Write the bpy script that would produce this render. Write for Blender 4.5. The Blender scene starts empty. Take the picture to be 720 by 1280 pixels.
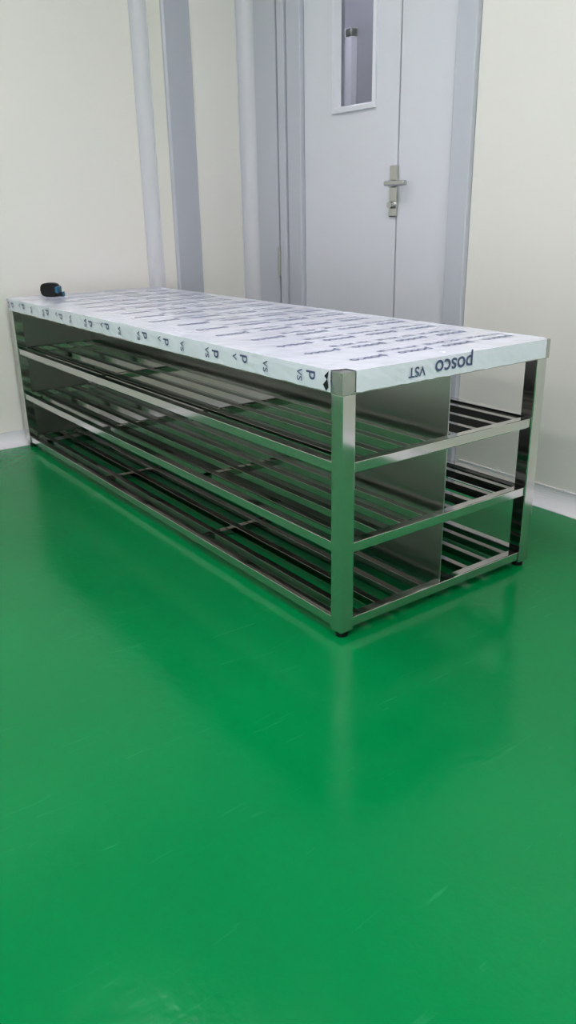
import bpy, bmesh, math, random
from mathutils import Vector, Matrix
random.seed(4)
S=bpy.context.scene
col=S.collection

# ------------------------------------------------------------------ helpers
def srgb(r,g,b):
    f=lambda c:(c/255/12.92) if c/255<=0.04045 else ((c/255+0.055)/1.055)**2.4
    return (f(r),f(g),f(b),1)
def mat(name,color,rough=0.5,metal=0.0,noise=None,bump=None,coat=0,spec=0.5):
    m=bpy.data.materials.new(name); m.use_nodes=True
    nt=m.node_tree; b=nt.nodes['Principled BSDF']
    b.inputs['Base Color'].default_value=color; b.inputs['Roughness'].default_value=rough
    b.inputs['Metallic'].default_value=metal; b.inputs['Coat Weight'].default_value=coat
    b.inputs['Specular IOR Level'].default_value=spec
    tc=nt.nodes.new('ShaderNodeTexCoord')
    mp=nt.nodes.new('ShaderNodeMapping'); nt.links.new(tc.outputs['Object'],mp.inputs['Vector'])
    if noise:   # (scale, amount, stretch)
        sc,am,st=noise
        mp.inputs['Scale'].default_value=st
        n=nt.nodes.new('ShaderNodeTexNoise'); n.inputs['Scale'].default_value=sc; n.inputs['Detail'].default_value=4
        nt.links.new(mp.outputs[0],n.inputs['Vector'])
        mr=nt.nodes.new('ShaderNodeMapRange'); mr.inputs['To Min'].default_value=max(0.02,rough-am); mr.inputs['To Max'].default_value=rough+am
        mr.inputs['From Min'].default_value=.3; mr.inputs['From Max'].default_value=.7
        nt.links.new(n.outputs['Fac'],mr.inputs['Value']); nt.links.new(mr.outputs[0],b.inputs['Roughness'])
    if bump:    # (scale,strength,dist)
        n2=nt.nodes.new('ShaderNodeTexNoise'); n2.inputs['Scale'].default_value=bump[0]; n2.inputs['Detail'].default_value=3
        nt.links.new(mp.outputs[0] if noise else tc.outputs['Object'],n2.inputs['Vector'])
        bp=nt.nodes.new('ShaderNodeBump'); bp.inputs['Strength'].default_value=bump[1]; bp.inputs['Distance'].default_value=bump[2]
        nt.links.new(n2.outputs['Fac'],bp.inputs['Height']); nt.links.new(bp.outputs[0],b.inputs['Normal'])
    return m
def finish(bm,name,m,parent=None,smooth=False):
    me=bpy.data.meshes.new(name); bmesh.ops.recalc_face_normals(bm,faces=bm.faces); bm.to_mesh(me); bm.free()
    if isinstance(m,(list,tuple)):
        for k in m: me.materials.append(k)
    else: me.materials.append(m)
    if smooth:
        for p in me.polygons: p.use_smooth=True
    o=bpy.data.objects.new(name,me); col.objects.link(o)
    if parent: o.parent=parent
    return o
def addbox(bm,x0,x1,y0,y1,z0,z1,bev=0,mi=0):
    t=bmesh.new()
    bmesh.ops.create_cube(t,size=1)
    for v in t.verts:
        v.co=Vector(((x0+x1)/2+v.co.x*(x1-x0),(y0+y1)/2+v.co.y*(y1-y0),(z0+z1)/2+v.co.z*(z1-z0)))
    if bev: bmesh.ops.bevel(t,geom=t.edges[:],offset=bev,segments=2,affect='EDGES',profile=.5)
    for f in t.faces: f.material_index=mi
    me=bpy.data.meshes.new('t'); t.to_mesh(me); t.free(); bm.from_mesh(me); bpy.data.meshes.remove(me)
def box(name,x0,x1,y0,y1,z0,z1,m,parent=None,bev=0):
    bm=bmesh.new(); addbox(bm,x0,x1,y0,y1,z0,z1,bev); return finish(bm,name,m,parent)
def boxes(name,L,m,parent=None,bev=0):
    bm=bmesh.new()
    for a in L: addbox(bm,*a[:6],bev,a[6] if len(a)>6 else 0)
    return finish(bm,name,m,parent)
def prism(name,prof,axis,a,b,m,parent=None,smooth=False):
    bm=bmesh.new()
    def P(p,t):
        return {'x':(t,p[0],p[1]),'y':(p[0],t,p[1]),'z':(p[0],p[1],t)}[axis]
    A=[bm.verts.new(P(p,a)) for p in prof]; B=[bm.verts.new(P(p,b)) for p in prof]
    n=len(prof)
    for i in range(n): bm.faces.new((A[i],A[(i+1)%n],B[(i+1)%n],B[i]))
    bm.faces.new(A); bm.faces.new(B[::-1])
    return finish(bm,name,m,parent)
def empty(name):
    e=bpy.data.objects.new(name,None); col.objects.link(e); e.empty_display_size=.1; return e
def cyl(name,p0,p1,r,m,parent=None,seg=24,bev=0):
    bm=bmesh.new(); p0=Vector(p0);p1=Vector(p1); d=p1-p0
    bmesh.ops.create_cone(bm,cap_ends=True,segments=seg,radius1=r,radius2=r,depth=d.length)
    if bev:
        ed=[e for e in bm.edges if any(len(f.verts)>4 for f in e.link_faces)]
        bmesh.ops.bevel(bm,geom=ed,offset=bev,segments=2,affect='EDGES')
    M=Matrix.Translation((p0+p1)/2)@d.to_track_quat('Z','Y').to_matrix().to_4x4()
    bmesh.ops.transform(bm,matrix=M,verts=bm.verts)
    return finish(bm,name,m,parent)

# ------------------------------------------------------------------ materials
M_wall=mat('cream_panel',srgb(234,232,225),.38,bump=(3,.04,.01))
M_ceil=mat('ceiling_panel',srgb(235,233,232),.5)
M_cove=mat('cove_trim_white',srgb(214,215,219),.3)
M_alu=mat('grey_aluminium_trim',srgb(188,191,198),.38,.1)
M_door=mat('door_grey_paint',srgb(220,222,228),.33,bump=(5,.03,.01))
M_frame=mat('door_frame_paint',srgb(198,201,209),.33)
M_dark=mat('dark_gap',srgb(38,38,42),.6)
M_bezel=mat('window_bezel',srgb(228,229,235),.35)
M_base=mat('skirting_white',srgb(222,222,224),.3)
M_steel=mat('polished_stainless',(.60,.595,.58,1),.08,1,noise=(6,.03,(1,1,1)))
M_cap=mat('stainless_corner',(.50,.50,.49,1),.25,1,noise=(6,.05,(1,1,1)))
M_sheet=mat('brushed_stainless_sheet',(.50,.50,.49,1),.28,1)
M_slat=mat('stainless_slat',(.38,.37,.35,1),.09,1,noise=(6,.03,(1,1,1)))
M_film=mat('protective_film',srgb(226,229,240),.2,bump=(11,.5,.006),noise=(5,.08,(1,1,1)))
M_ink=mat('film_print_blue',srgb(82,92,130),.4)
M_ink2=mat('film_print_pale',srgb(100,110,148),.4)
M_black=mat('black_rubber',srgb(22,22,24),.5)
M_teal=mat('teal_plastic',srgb(40,100,125),.35)
M_handle=mat('satin_metal',(.60,.59,.58,1),.25,1)
M_corr=mat('corridor_wall',srgb(150,151,162),.5)

# green epoxy floor
M_floor=bpy.data.materials.new('green_epoxy_floor'); M_floor.use_nodes=True
nt=M_floor.node_tree; b=nt.nodes['Principled BSDF']
b.inputs['Specular IOR Level'].default_value=.36
tc=nt.nodes.new('ShaderNodeTexCoord')
n=nt.nodes.new('ShaderNodeTexNoise'); n.inputs['Scale'].default_value=1.3; n.inputs['Detail'].default_value=5
nt.links.new(tc.outputs['Object'],n.inputs['Vector'])
cr=nt.nodes.new('ShaderNodeValToRGB'); cr.color_ramp.elements[0].position=.3; cr.color_ramp.elements[1].position=.7
cr.color_ramp.elements[0].color=(0,.200,.057,1); cr.color_ramp.elements[1].color=(0,.240,.070,1)
nt.links.new(n.outputs['Fac'],cr.inputs['Fac'])
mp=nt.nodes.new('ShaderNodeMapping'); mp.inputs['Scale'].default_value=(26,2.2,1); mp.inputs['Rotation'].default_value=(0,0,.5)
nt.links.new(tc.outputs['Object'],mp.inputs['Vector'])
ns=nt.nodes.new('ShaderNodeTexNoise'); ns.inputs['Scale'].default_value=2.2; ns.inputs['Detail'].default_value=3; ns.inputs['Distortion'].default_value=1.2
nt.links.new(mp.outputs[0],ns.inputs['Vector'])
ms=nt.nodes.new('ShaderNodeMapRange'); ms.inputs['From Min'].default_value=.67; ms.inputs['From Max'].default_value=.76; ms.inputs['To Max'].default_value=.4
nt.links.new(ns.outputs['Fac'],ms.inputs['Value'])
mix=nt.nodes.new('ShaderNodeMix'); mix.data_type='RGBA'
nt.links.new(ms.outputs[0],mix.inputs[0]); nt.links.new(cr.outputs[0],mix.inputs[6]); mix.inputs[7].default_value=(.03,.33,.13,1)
nt.links.new(mix.outputs[2],b.inputs['Base Color'])
n2=nt.nodes.new('ShaderNodeTexNoise'); n2.inputs['Scale'].default_value=5; n2.inputs['Detail'].default_value=6
nt.links.new(tc.outputs['Object'],n2.inputs['Vector'])
mr=nt.nodes.new('ShaderNodeMapRange'); mr.inputs['From Min'].default_value=.35; mr.inputs['From Max'].default_value=.7
mr.inputs['To Min'].default_value=.13; mr.inputs['To Max'].default_value=.22
nt.links.new(n2.outputs['Fac'],mr.inputs['Value']); nt.links.new(mr.outputs[0],b.inputs['Roughness'])
n3=nt.nodes.new('ShaderNodeTexNoise'); n3.inputs['Scale'].default_value=34; n3.inputs['Detail'].default_value=3
nt.links.new(tc.outputs['Object'],n3.inputs['Vector'])
bp=nt.nodes.new('ShaderNodeBump'); bp.inputs['Strength'].default_value=.24; bp.inputs['Distance'].default_value=.004
nt.links.new(n3.outputs['Fac'],bp.inputs['Height']); nt.links.new(bp.outputs[0],b.inputs['Normal'])

M_lamp=bpy.data.materials.new('led_diffuser'); M_lamp.use_nodes=True
bb=M_lamp.node_tree.nodes['Principled BSDF']; bb.inputs['Emission Color'].default_value=(1.01,.945,1.04,1); bb.inputs['Emission Strength'].default_value=12.5

M_glass=bpy.data.materials.new('window_glass'); M_glass.use_nodes=True
g=M_glass.node_tree; g.nodes.clear()
o_=g.nodes.new('ShaderNodeOutputMaterial'); mx=g.nodes.new('ShaderNodeMixShader'); tr=g.nodes.new('ShaderNodeBsdfTransparent'); gl=g.nodes.new('ShaderNodeBsdfGlossy')
gl.inputs['Roughness'].default_value=.03; tr.inputs['Color'].default_value=(.85,.87,.9,1); mx.inputs[0].default_value=.15
g.links.new(tr.outputs[0],mx.inputs[1]); g.links.new(gl.outputs[0],mx.inputs[2]); g.links.new(mx.outputs[0],o_.inputs[0])

# ------------------------------------------------------------------ room
XL,YB,XR,YF,ZC=-2.10,1.09,3.2,-4.2,2.65
CX,CY=-1.92,0.70        # column protruding from the left wall
box('floor',XL-.1,XR+.1,YF-.1,2.7,-.1,0,M_floor)
box('ceiling',XL-.1,XR+.1,YF-.1,2.7,ZC,ZC+.1,M_ceil)
box('wall_left',XL-.1,XL,YF-.1,YB+.1,0,ZC,M_wall)
box('wall_right',XR,XR+.1,YF-.1,YB+.1,0,ZC,M_wall)
box('wall_front',XL,XR,YF-.1,YF,0,ZC,M_wall)
DX0,DX1,DZ=-1.86,-.66,2.12   # door opening
boxes('wall_back',[(XL,DX0,YB,YB+.1,0,ZC),(DX1,XR,YB,YB+.1,0,ZC),(DX0,DX1,YB,YB+.1,DZ,ZC)],M_wall)
box('wall_column',XL,CX,CY,YB,0,ZC,M_wall)
prof=[(CX-.012,CY-.004),(CX+.0,CY-.004),(CX+.006,CY+.004),(CX+.006,CY+.115),(CX,CY+.118),(CX-.012,CY+.118)]
prism('trim_1',prof,'z',0,ZC,M_alu)
def cove(name,cx,cy,sx,sy,r,m,z0=0,z1=ZC):
    pr=[(cx,cy)]+[(cx,cy+sy*(r+.008)),(cx+sx*.004,cy+sy*(r+.008))]
    ox,oy=cx+sx*r,cy+sy*r
    for i in range(13):
        a=math.pi/2*i/12
        pr.append((ox-sx*(r-.003)*math.cos(a),oy-sy*(r-.003)*math.sin(a)))
    pr+=[(cx+sx*(r+.008),cy+sy*.004),(cx+sx*(r+.008),cy)]
    return prism(name,pr,'z',z0,z1,m)
cove('trim_2',XL,CY,1,-1,.045,M_cove)
cove('trim_3',CX,YB,1,-1,.05,M_cove)
def skirt(name,axis,fix,sgn,a,b):
    r=.05; pr=[(fix,0),(fix,r+.008),(fix+sgn*.006,r+.008)]
    for i in range(9):
        t=math.pi/2*i/8
        pr.append((fix+sgn*(r-(r-.005)*math.cos(t)),r-(r-.004)*math.sin(t)))
    pr+=[(fix+sgn*(r+.006),0.002),(fix+sgn*(r+.006),0)]
    return prism(name,pr,axis,a,b,M_base)
skirt('baseboard_left','y',XL,1,YF,CY-.05)
skirt('baseboard_back','x',YB,-1,DX1+.02,XR)
skirt('baseboard_right','y',XR,-1,YF,YB)
skirt('baseboard_front','x',YF,1,XL,XR)

# ------------------------------------------------------------------ door
door=empty('door_1')
boxes('frame_left',[(-1.868,-1.715,YB-.006,YB+.06,0,DZ+.05),(-1.684,-1.640,YB-.022,YB+.06,0,DZ),(-1.634,-1.547,YB-.014,YB+.06,0,DZ)],M_frame,door,.003)
boxes('frame_gap',[(-1.716,-1.683,YB+.004,YB+.06,0,DZ),(-1.641,-1.633,YB-.004,YB+.06,0,DZ)],M_dark,door)
boxes('frame_right',[(-.745,-.662,YB-.018,YB+.06,0,DZ+.05)],M_frame,door,.004)
boxes('frame_head',[(-1.715,-.745,YB-.012,YB+.06,DZ-.06,DZ+.05)],M_frame,door,.004)
seam=-1.010
WX0,WX1,WZ0,WZ1=-1.352,-1.138,1.250,1.83
y0,y1=YB+.006,YB+.048
boxes('leaf_wide',[(-1.543,WX0,y0,y1,.008,DZ-.064),(WX1,seam-.003,y0,y1,.008,DZ-.064),(WX0,WX1,y0,y1,.008,WZ0),(WX0,WX1,y0,y1,WZ1,DZ-.064)],M_door,door)
box('leaf_narrow',seam+.003,-.749,y0,y1,.008,DZ-.064,M_door,door,.0015)
box('leaf_gap',-1.55,-.74,y1-.01,y1+.001,.004,.008,M_dark,door)
box('seam_strip',seam-.003,seam+.003,y0+.012,y1,.008,DZ-.064,M_dark,door)
bm=bmesh.new()
def ring(x0,x1,z0,z1,y): return [bm.verts.new(p) for p in ((x0,y,z0),(x1,y,z0),(x1,y,z1),(x0,y,z1))]
R=[ring(WX0-.012,WX1+.012,WZ0-.012,WZ1+.012,y0+.001),ring(WX0-.012,WX1+.012,WZ0-.012,WZ1+.012,y0-.009),ring(WX0+.002,WX1-.002,WZ0+.002,WZ1-.002,y0-.011),ring(WX0+.012,WX1-.012,WZ0+.012,WZ1-.012,y0+.016)]
for a,c in zip(R,R[1:]):
    for i in range(4): bm.faces.new((a[i],a[(i+1)%4],c[(i+1)%4],c[i]))
finish(bm,'window_bezel',M_bezel,door)
box('window_pane',WX0,WX1,y0+.016,y0+.020,WZ0,WZ1,M_glass,door)
box('hinge',-1.700,-1.684,YB-.026,YB-.004,.64,.76,M_handle,door,.003)
hx=-1.022
box('handle_plate',hx-.021,hx+.021,y0-.009,y0,.875,1.045,M_handle,door,.004)
cyl('handle_boss',(hx+.004,y0-.004,.985),(hx+.004,y0-.030,.985),.013,M_handle,door)
bm=bmesh.new(); addbox(bm,hx-.010,hx+.095,y0-.048,y0-.030,.976,.994,.006); finish(bm,'handle_lever',M_handle,door)
cyl('key_cylinder',(hx,y0-.002,.915),(hx,y0-.026,.915),.012,M_handle,door)

# corridor seen through the door window
boxes('wall_corridor',[(-4.0,.4,2.6,2.7,0,ZC),(-4.1,-4.0,YB+.1,2.7,0,ZC),(.4,.5,YB+.1,2.7,0,ZC),(-4.0,XL-.1,YB+.1,2.7,ZC,ZC+.1),(-4.0,XL-.1,YB+.1,2.7,-.1,0),(-4.0,XL-.1,YB+.05,YB+.1,0,ZC)],M_corr)
win=empty('window_1')
boxes('casing',[(-3.75,-3.69,2.55,2.6,.9,1.93),(-3.025,-2.97,2.55,2.6,.9,1.93),(-3.75,-2.97,2.55,2.6,1.88,1.93),(-3.75,-2.97,2.55,2.6,.9,.96)],M_bezel,win,.004)
box('pane',-3.69,-3.025,2.57,2.59,.96,1.88,mat('grey_pane',srgb(205,207,220),.5),win)

# ------------------------------------------------------------------ ceiling lamps
k=0
for lx in (-.45,1.2,2.6):
    for ly in (-3.2,-1.7,-.2):
        e=empty('ceiling_light_panel' if k==0 else 'corridor_fill_light.%03d'%k); k+=1
        boxes('housing',[(lx-.6,lx+.6,ly-.15,ly-.14,ZC-.03,ZC),(lx-.6,lx+.6,ly+.14,ly+.15,ZC-.03,ZC),(lx-.6,lx-.59,ly-.14,ly+.14,ZC-.03,ZC),(lx+.59,lx+.6,ly-.14,ly+.14,ZC-.03,ZC)],M_bezel,e)
        box('diffuser',lx-.59,lx+.59,ly-.14,ly+.14,ZC-.02,ZC-.005,M_lamp,e)
e=empty('corridor_fill_light.%03d'%k)  # unseen light added to brighten the corridor behind the door window
box('diffuser',-3.4,-1.4,1.9,2.15,ZC-.02,ZC-.005,M_lamp,e)

# ------------------------------------------------------------------ bench
B=empty('stainless_steel_shoe_bench')
L,W,H=2.05,.652,.60
lw=.036
legs=[(-lw,0,0,lw),(-lw,0,W-lw,W),(-L,-L+lw,0,lw),(-L,-L+lw,W-lw,W)]
for i,(a,c,d,f) in enumerate(legs):
    box('leg_%d'%(i+1),a,c,d,f,.014,H-.046,M_steel,B,.002)
    cx,cy=(a+c)/2,(d+f)/2
    cyl('foot_%d'%(i+1),(cx,cy,0),(cx,cy,.015),.014,M_black,B)
zs=[.408,.226,.044]; rh=.024; rw=.024
for i,z in enumerate(zs):
    boxes('shelf_frame_%d'%(i+1),[(-L+lw,-lw,.004,.004+rw,z-rh,z),(-L+lw,-lw,W-.004-rw,W-.004,z-rh,z),
        (-.004-rw,-.004,lw,W-lw,z-rh,z),(-L+.004,-L+.004+rw,lw,W-lw,z-rh,z)],M_steel,B,.002)
    sl=[]
    for half in (0,1):
        ya=.028 if half==0 else W/2+.004
        yb_=W/2-.004 if half==0 else W-.028
        n_=4; gap=(yb_-ya)/(n_+.0)
        for j in range(n_):
            yc=ya+gap*(j+.5)
            sl.append((-L+.028,-.028,yc-.0095,yc+.0095,z-.022,z-.002))
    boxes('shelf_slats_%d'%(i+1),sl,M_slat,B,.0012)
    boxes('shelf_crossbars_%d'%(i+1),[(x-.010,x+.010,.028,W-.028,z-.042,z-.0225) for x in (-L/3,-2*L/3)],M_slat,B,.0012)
box('centre_divider',-L+.01,-.012,W/2-.0015,W/2+.0015,.03,H-.045,M_sheet,B)
box('end_panel',-L+.002,-L+.0045,.02,W-.02,.03,H-.045,M_sheet,B)
boxes('top_deck',[(-L-.003,.003,-.003,W+.003,H-.046,H)],M_cap,B,.001)
def film():
    bm=bmesh.new(); t=.0012
    X0,X1,Y0,Y1=-L-.003-t,.003+t,-.003-t,W+.003+t
    zt=H+t
    a,c=.036,.018
    out=[(X0,Y0+c),(X0+c,Y0+c*.3),(X0+c,Y0),(X1-a,Y0),(X1-a+.004,Y0+a*.8),(X1-a*.9,Y0+a),(X1,Y0+a),(X1,Y1-c),(X1-c*.5,Y1-c*.6),(X1-c,Y1),(X0,Y1)]
    bm.faces.new([bm.verts.new((x,y,zt)) for x,y in out])
    def apron(p0,p1,nrm,n_):
        prev=None; rows=4
        for i in range(n_+1):
            t_=i/n_
            x=p0[0]+(p1[0]-p0[0])*t_; y=p0[1]+(p1[1]-p0[1])*t_
            cur=[]
            low=H-.042-random.uniform(0,.0022)
            for k in range(rows+1):
                s=k/rows
                w_=0 if k==0 else random.uniform(0,.0009)
                cur.append(bm.verts.new((x+nrm[0]*w_,y+nrm[1]*w_,zt+(low-zt)*s)))
            if prev:
                for k in range(rows): bm.faces.new((prev[k],cur[k],cur[k+1],prev[k+1]))
            prev=cur
    apron((X0+c,Y0),(X1-a,Y0),(0,-1),90)
    apron((X1,Y0+a),(X1,Y1-c),(1,0),34)
    apron((X0,Y0+c),(X0,Y1),(-1,0),10)
    apron((X0,Y1),(X1-c,Y1),(0,1),20)
    return finish(bm,'protective_film',M_film,B)
film()
bm=bmesh.new()
pts=[(-.036,-.0062,H+.0),(-.050,-.0064,H-.012),(-.042,-.0064,H-.018),(-.054,-.0064,H-.030),(-.044,-.0064,H-.042),(-.037,-.0062,H-.034),(-.040,-.0062,H-.018)]
bm.faces.new([bm.verts.new(p) for p in pts]); finish(bm,'film_tear',M_dark,B)
def text(s,loc,xdir,updir,size,m,name='film_print',bold=0.0):
    cu=bpy.data.curves.new(name,'FONT'); cu.body=s; cu.size=size; cu.align_x='LEFT'; cu.offset=bold
    cu.materials.append(m)
    o=bpy.data.objects.new(name,cu); col.objects.link(o); o.parent=B
    x=Vector(xdir).normalized(); u=Vector(updir).normalized(); z=x.cross(u)
    Mx=Matrix((x,u,z)).transposed().to_4x4(); Mx.translation=Vector(loc); o.matrix_world=Mx
    return o
zt=H+.0018
x=-.06
q=0
while x>-L+.08:
    ph=(.0,.09,.04)[q%3]
    text('posco   posco   posco   posco',(x-.04,W-.03-ph*.3,zt),(0,-1,0),(1,0,0),.043,M_ink2,bold=.0003)
    text('VST 304 2B   VST 304 2B   VST 304 2B',(x-.082,W-.02-ph*.4,zt),(0,-1,0),(1,0,0),.026,M_ink2,bold=.0001)
    if q%3!=1:
        text('p',(x-.04,-.0062,H-.006-.004*(q%2)),(0,0,-1),(1,0,0),.042,M_ink,bold=.0004)
    text(('VS','VS','V')[q%3],(x-.082,-.0062,H-.008),(0,0,-1),(1,0,0),.025,M_ink,bold=.0002)
    x-=.126; q+=1
text('posco',(.0062,.375,H-.006),(0,-1,0),(0,0,-1),.050,M_ink,bold=.0005)
text('VST',(.0062,.225,H-.012),(0,-1,0),(0,0,-1),.030,M_ink,bold=.0003)

# ------------------------------------------------------------------ tape measure
T=empty('tape_measure')
bm=bmesh.new()
prof=[]
for i in range(28):
    a=2*math.pi*i/28
    cx=.036*math.copysign(abs(math.cos(a))**.6,math.cos(a)); cz=.026*math.copysign(abs(math.sin(a))**.7,math.sin(a))
    prof.append((cx,cz+.026))
A=[bm.verts.new((p[0],-.018,p[1])) for p in prof]; Bv=[bm.verts.new((p[0],.018,p[1])) for p in prof]
for i in range(28): bm.faces.new((A[i],A[(i+1)%28],Bv[(i+1)%28],Bv[i]))
fa=bm.faces.new(A); fb=bm.faces.new(Bv[::-1])
bmesh.ops.bevel(bm,geom=[e for e in bm.edges if fa in e.link_faces or fb in e.link_faces],offset=.004,segments=2,affect='EDGES')
finish(bm,'case',M_black,T)
cyl('side_disc',(0,-.018,.026),(0,-.0195,.026),.012,M_black,T,bev=.0005)
box('mouth',.028,.050,-.014,.014,.001,.016,M_black,T,.003)
box('hook',.050,.052,-.012,.012,0.0,.018,M_teal,T,.0005)
box('grip',.022,.040,-.0185,.0185,.012,.040,M_teal,T,.004)
T.location=(-1.975,.15,H+.0014); T.rotation_euler=(0,0,math.radians(48))

# ------------------------------------------------------------------ camera
C=Vector((1.17982,-.99421,.89737)); yaw,pit,rol,F=2.51446,-.36492,-.01882,980.6
f=Vector((math.cos(yaw)*math.cos(pit),math.sin(yaw)*math.cos(pit),math.sin(pit)))
r=f.cross(Vector((0,0,1))).normalized(); u=r.cross(f)
r2=r*math.cos(rol)+u*math.sin(rol); u2=u*math.cos(rol)-r*math.sin(rol)
cam=bpy.data.cameras.new('camera'); co=bpy.data.objects.new('camera',cam); col.objects.link(co)
Mx=Matrix((r2,u2,-f)).transposed().to_4x4(); Mx.translation=C; co.matrix_world=Mx
cam.sensor_fit='VERTICAL'; cam.sensor_height=36; cam.lens=F/1280*36; cam.clip_start=.02
S.camera=co
w=bpy.data.worlds.new('world'); S.world=w; w.use_nodes=True
w.node_tree.nodes['Background'].inputs[0].default_value=(.8,.8,.8,1); w.node_tree.nodes['Background'].inputs[1].default_value=.1
S.view_settings.view_transform='Standard'; S.view_settings.exposure=0
try: S.view_settings.look='Medium High Contrast'
except Exception as ex: print('LOOK',ex)
